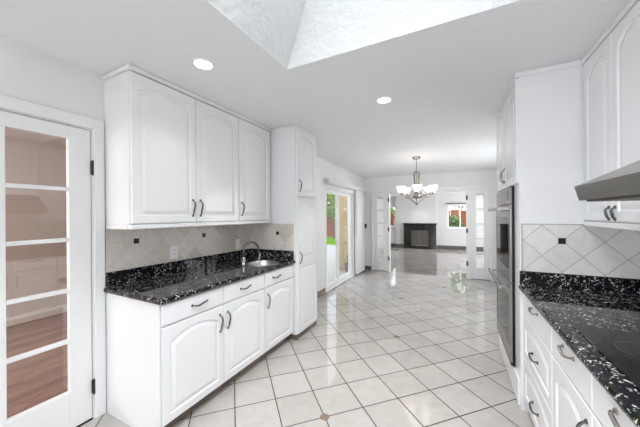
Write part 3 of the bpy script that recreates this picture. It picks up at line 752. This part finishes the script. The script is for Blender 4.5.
right_base(-.25, .837, 'white base cabinet nearest the camera under the right worktop', 2)
rc = thing('countertop', (.75, 1.1, .879), 'black speckled granite worktop holding the cooktop', 'countertop')
mb = MB(); rounded_slab(mb, .408, XR - .0005, -.24, 2.409, .879, .918, r=.017); mb.build('worktop', M['granite'], rc)
mb = MB(); mb.box(.416, XR - .022, 2.389, 2.409, .9185, 1.020, .002, 1); mb.box(XR - .0215, XR - .0015, -.24, 2.409, .9185, 1.020, .002, 1); mb.build('upstand', M['granite'], rc)
mb = MB(); mb.box(.434, XR - .0005, 2.400, 2.4095, 1.0205, 1.356); mb.mi = 1; mb.box(.634, .674, 2.397, 2.401, 1.225, 1.265)
mb.mi = 2; mb.box(.428, .434, 2.399, 2.4095, 1.0205, 1.362); mb.box(.434, XR - .01, 2.399, 2.4095, 1.356, 1.362)
struct(mb, 'backsplash', [M['spl_tower'], M['insert'], mat('grey_tile_edge', (.42, .40, .38), .4)], 'travertine backsplash with a black insert on the side of the oven tower', 'backsplash')
mb = MB(); mb.box(XR - .0095, XR - .0005, -.24, 2.3985, 1.0205, 1.50)
struct(mb, 'backsplash', M['spl_right'], 'travertine backsplash behind the cooktop', 'backsplash')
ck = thing('cooktop', (.75, 1.19, .9185), 'black glass cooktop set on the right granite worktop', 'cooktop')
mb = MB(); mb.box(.478, 1.0, .75, 1.632, .9185, .9245, .002, 1); mb.build('glass_top', M['ceramic'], ck)
for (x, y, r) in ((.63, 1.42, .085), (.87, 1.44, .07), (.63, .98, .07), (.87, .96, .10), (.75, 1.2, .06)):
    mb = MB(); n = 40; z = .9248
    mb.loops([[(x + (r) * math.cos(2*PI*i/n), y + r * math.sin(2*PI*i/n), z) for i in range(n)], [(x + (r - .004) * math.cos(2*PI*i/n), y + (r - .004) * math.sin(2*PI*i/n), z) for i in range(n)]], False, False)
    mb.build('burner_ring', M['ring'], ck)

# right wall cabinets and hood
RUX = .787; tru = toR(RUX)
def right_upper(y0, y1, z0, fronts, label, hs=True):
    t = thing('wall_cabinet', ((RUX + XR) / 2, (y0 + y1) / 2, z0), label, 'cabinet')
    mb = MB(); mb.box(RUX, XR - .0005, y0, y1, z0 + .034, 2.43); mb.build('body', M['cab'], t)
    if z0 < 1.4: mb = MB(); mb.box(RUX - .018, RUX + .03, y0, y1, z0, z0 + .0335, .004, 1); mb.build('light_rail', M['cab'], t)
    mb = MB(); mb.box(RUX - .026, XR - .0005, y0, y1, 2.4335, 2.467, .004, 1); mb.build('crown', M['cab'], t)
    for a, b, s in fronts:
        mb = MB(); panel_door(mb, tru, a, b, z0 + .04, 2.425, rise=.06); d = mb.build('door', M['cab'], t); pull(d, tru, (b - .03) if s > 0 else (a + .03), z0 + .085, .02, .065, True, M['pewter'], out=.015)
right_upper(1.664, 2.4085, 1.350, [(1.668, 2.030, 1), (2.035, 2.395, -1)], 'white two-door wall cabinet between the hood and the oven tower')
right_upper(.73, 1.66, 1.70, [(.734, 1.193, 1), (1.197, 1.656, -1)], 'short white wall cabinet above the range hood')
hd = thing('range_hood', (.8, 1.2, 1.495), 'stainless steel range hood with sloped top over the cooktop', 'hood')
prof = [(.513, 1.495), (.496, 1.560), (.765, 1.690), (XR - .011, 1.699), (XR - .011, 1.497)]
mb = MB(); y0, y1 = .735, 1.655
mb.loops([[(x, y0, z) for x, z in prof], [(x, y1, z) for x, z in prof]]); mb.build('canopy', M['steel_y'], hd)
mb = MB(); mb.box(.53, 1.04, y0 + .03, y1 - .03, 1.488, 1.4968); mb.build('filter', M['bronze'], hd, label='dark grease filter')
mb = MB()
mb.bm.free()
for i in range(3):
    mb = MB(); mb.lathe((.5045, 1.02 + i * .05, 1.528), [(.008, 0), (.008, .006), (.006, .008)], 12, axis=Vector((-1, 0, 0))); mb.build('button', M['black'], hd)

# ================================================================== LIGHTS IN THE ROOM
def can(x, y, z, label, power):
    t = thing('ceiling_light', (x, y, z), label, 'light', 'recessed ceiling lights' if z > 2.3 else None)
    mb = MB(); n = 32
    mb.lathe((x, y, z), [(.074, -.0005), (.072, -.005), (.060, -.007), (.058, -.003)], n, False, False); mb.build('trim_ring', M['trim'], t, smooth=True)
    mb = MB(); mb.lathe((x, y, z), [(.0585, -.003), (.04, -.005), (.001, -.006)], n, False, False); mb.build('lens', M['lamp'], t, smooth=True)
    l = bpy.data.lights.new('bulb', 'AREA'); l.shape = 'DISK'; l.size = .10; l.energy = power; l.color = (1, .95, .88); l.spread = math.radians(105)
    o = bpy.data.objects.new('bulb', l); COL.objects.link(o); o.parent = t; o.location = (0, 0, -.012)
can(-1.525, 1.278, H, 'lit recessed ceiling light above the left wall cabinets', 1.5)
can(-.569, 2.428, H, 'lit recessed ceiling light over the middle of the floor', 6)
can(-1.33, 11.2, 2.22, 'lit ceiling light of the living room', 6)

# chandelier
CX, CY = -.60, 4.93; CZ = ceil_z(CY)
ch = thing('chandelier', (CX, CY, CZ), 'nickel chandelier with five frosted glass bowls over the dining area', 'chandelier')
def at(r, a, z): return Vector((CX + r * math.cos(a), CY + r * math.sin(a), z))
mb = MB(); mb.lathe((CX, CY, CZ), [(.072, 0), (.070, -.018), (.05, -.035), (.015, -.042)], 24); mb.build('canopy', M['nickel'], ch, smooth=True)
mb = MB(); mb.tube([(CX, CY, CZ - .04), (CX, CY, 2.16)], .007, 8); mb.build('rod', M['nickel'], ch, smooth=True)
mb = MB(); mb.lathe((CX, CY, 0), [(.02, 2.19), (.045, 2.17), (.055, 2.15), (.055, 2.14), (.02, 2.13), (.008, 2.1), (.007, 1.88), (.03, 1.83), (.06, 1.79), (.065, 1.76), (.05, 1.72), (.02, 1.70), (.012, 1.64), (.018, 1.62), (.004, 1.585)], 20); mb.build('hub', M['nickel'], ch, smooth=True)
a0 = TH + PI       # first arm points left across the view
for k in range(5):
    a = a0 + k * 2 * PI / 5
    mb = MB()
    P = []
    for i in range(25):       # strap: in at the waist, then sweeping out to the bowl
        t = i / 24 * 7; k0 = min(int(t), 6); f_ = t - k0
        ctl = [(.055, 2.14), (.046, 2.08), (.040, 2.00), (.054, 1.93), (.088, 1.86), (.150, 1.80), (.215, 1.768), (.27, 1.778)]
        g0 = ctl[max(k0 - 1, 0)]; g1 = ctl[k0]; g2 = ctl[k0 + 1]; g3 = ctl[min(k0 + 2, 7)]
        cr = lambda a_, b_, c_, d_: .5 * (2 * b_ + (c_ - a_) * f_ + (2 * a_ - 5 * b_ + 4 * c_ - d_) * f_ ** 2 + (3 * b_ - a_ - 3 * c_ + d_) * f_ ** 3)
        P.append(at(cr(g0[0], g1[0], g2[0], g3[0]), a, cr(g0[1], g1[1], g2[1], g3[1])))
    mb.tube(P, [.0085] * len(P), 8)
    mb.lathe(at(.27, a, 1.775), [(.012, 0), (.028, .012), (.030, .02), (.015, .026)], 14)
    # lower leaf scroll
    Q = [at(.06 + .14 * (i / 8), a + PI / 5, 1.72 + .018 * math.sin(i / 8 * PI)) for i in range(9)]
    mb.tube(Q, [.012 * (1 - i / 9) + .003 for i in range(9)], 6)
    Q = [at(.19 * (1 - i / 8) + .004, a, 1.735 - .14 * (i / 8) ** 1.4) for i in range(9)]
    mb.tube(Q, .006, 6)
    arm = mb.build('arm', M['nickel'], ch, smooth=True)
    mb = MB(); c = at(.27, a, 1.80)
    mb.lathe(c, [(.022, 0), (.042, .010), (.060, .04), (.070, .08), (.078, .118), (.075, .118), (.067, .08), (.056, .042), (.039, .014), (.02, .004)], 22, True, True); mb.build('glass_shade', M['shade'], ch, smooth=True, label='lit frosted glass bowl')
l = bpy.data.lights.new('bulb', 'POINT'); l.energy = 3; l.color = (1, .9, .78); l.shadow_soft_size = .2
o = bpy.data.objects.new('bulb', l); COL.objects.link(o); o.parent = ch; o.location = (0, 0, 2.03 - CZ)

# ================================================================== LIVING ROOM
fp = thing('fireplace', (-1.315, 11.8, 0), 'black stone fireplace with glass doors on the far living room wall', 'fireplace')
fx0, fx1, fy0, fy1 = -1.955, -.69, 11.74, 11.8995
mb = MB(); mb.box(fx0, -1.66, fy0, fy1, 0, 1.0, .004, 1); mb.box(-1.0, fx1, fy0, fy1, 0, 1.0, .004, 1); mb.box(-1.66, -1.0, fy0, fy1, .76, 1.0, .004, 1); mb.box(-1.66, -1.0, fy0, fy1, 0, .12, .004, 1); mb.build('surround', M['stone'], fp)
mb = MB(); mb.box(fx0 - .03, fx1 + .03, fy0 - .03, fy1, 1.0005, 1.055, .005, 1); mb.build('mantel', M['stone'], fp)
mb = MB(); mb.box(-1.66, -1.0, fy1 - .02, fy1, .12, .76); mb.build('firebox', M['firebox'], fp)
mb = MB()
for b in ((-1.66, -1.635, .12, .76), (-1.025, -1.0, .12, .76), (-1.635, -1.025, .735, .76), (-1.635, -1.025, .12, .165), (-1.338, -1.322, .165, .735)): mb.box(b[0], b[1], fy0 - .012, fy0 + .02, b[2], b[3])
fr = mb.build('door_frame', M['brass'], fp)
mb = MB(); mb.box(-1.635, -1.025, fy0 + .006, fy0 + .012, .165, .735); mb.build('glass', M['fireglass'], fr)
def shade(x0, x1, z0, z1, label):
    t = thing('window_shade', ((x0 + x1) / 2, 11.95, z0), label, 'blind')
    mb = MB(); mb.box(x0, x1, 11.93, 11.9995, z1 - .03, z1); mb.build('head_rail', M['bronze'], t)
    mb = MB(); mb.box(x0 + .01, x1 - .01, 11.955, 11.965, z0, z1 - .03); mb.build('fabric', M['wall_grey'], t)
shade(-.33, .67, 1.77, 1.86, 'raised shade with a dark rail over the right living room window')

# ================================================================== OUTDOORS
mb = MB(); mb.box(-20, 10, 12.3, 22, -.2, -.09); mb.box(-20, -6.2, 2, 12.3, -.2, -.09)
tag(mb.build('lawn', M['grass']), 'bright green lawn in front of the garden fence', 'grass', kind='stuff')
mb = MB(); mb.box(-6.2, -2.46, -8, 12.3, -.2, -.08); mb.box(-2.46, -2.29, 3.65, 6.72, -.2, -.08)
struct(mb, 'patio', M['concrete'], 'pale concrete patio outside the sliding door', 'patio')
fe = thing('garden_fence', (-5, 17, -.1), 'red-brown wooden plank fence behind the house', 'fence')
for i in range(50):
    x = -16 + i * .45
    mb = MB(); mb.box(x, x + .435, 17.0, 17.03, -.09, 1.62 + .02 * ((i * 7) % 3)); mb.build('plank', M['fence'], fe)
mb = MB(); mb.box(-16, 6.5, 17.031, 17.08, .3, .4); mb.box(-16, 6.5, 17.031, 17.08, 1.2, 1.3); mb.build('rail', M['fence'], fe)
def bush(x, y, z, rx, rz, n, m, label, cat='bush', group=None, trunk=None):
    t = thing('garden_bush', (x, y, -.09), label, cat, group)
    mb = MB()
    for i in range(n):
        a = random.uniform(0, 2 * PI); c = random.uniform(-1, 1); r = random.uniform(.55, 1) 
        p = Vector((x + rx * r * math.sqrt(1 - c * c) * math.cos(a), y + rx * r * math.sqrt(1 - c * c) * math.sin(a), z + rz * r * c))
        d = Vector((random.uniform(-1, 1), random.uniform(-1, 1), random.uniform(-.4, 1))).normalized(); e = d.orthogonal().normalized(); s = random.uniform(.10, .22)
        mb.face([p - d * s, p + e * s * .45, p + d * s, p - e * s * .45])
    mb.build('foliage', m, t, recalc=False)
    mb = MB(); mb.tube([(x, y, -.089), (x, y, z)], [.06, .03], 8); mb.build('trunk', M['bark'], t)
bush(-6.95, 15.7, 2.35, 1.1, 1.15, 1500, M['leaf'], 'light green tree above the fence, in the left pane of the patio door')
bush(-9.5, 15.7, 2.3, 1.2, 1.1, 900, M['leaf2'], 'dark green tree at the left end of the fence')
bush(-4.3, 15.4, 1.9, 1.2, 1.2, 1200, M['leaf'], 'light green bush outside the left living room window')
bush(-.1, 14.6, .72, .42, .62, 500, M['leaf2'], 'dark green bush low in the right living room window')
bush(.75, 18.6, 3.0, 1.6, 1.4, 1000, M['leaf'], 'light green tree behind the fence, in the right living room window')
pp = thing('plant_pot', (-2.42, 6.45, -.08), 'small grey pot with a plant on the patio by the tan wall', 'plant')
mb = MB(); mb.lathe((-2.42, 6.45, -.08), [(.09, 0), (.13, .2), (.14, .26), (.12, .26), (.11, .22)], 16, True, True); mb.build('pot', M['clay'], pp, smooth=True)
mb = MB()
for i in range(60):
    a = random.uniform(0, 2 * PI); r = random.uniform(.02, .14); h = random.uniform(.25, .55)
    p = Vector((-2.42, 6.45, .14)); q = Vector((-2.42 + r * math.cos(a), 6.45 + r * math.sin(a), -.08 + h)); e = Vector((-math.sin(a), math.cos(a), 0)) * .012
    mb.face([p, q - (q - p) * .35 + e, q, q - (q - p) * .35 - e])
mb.build('foliage', M['leaf2'], pp, recalc=False)
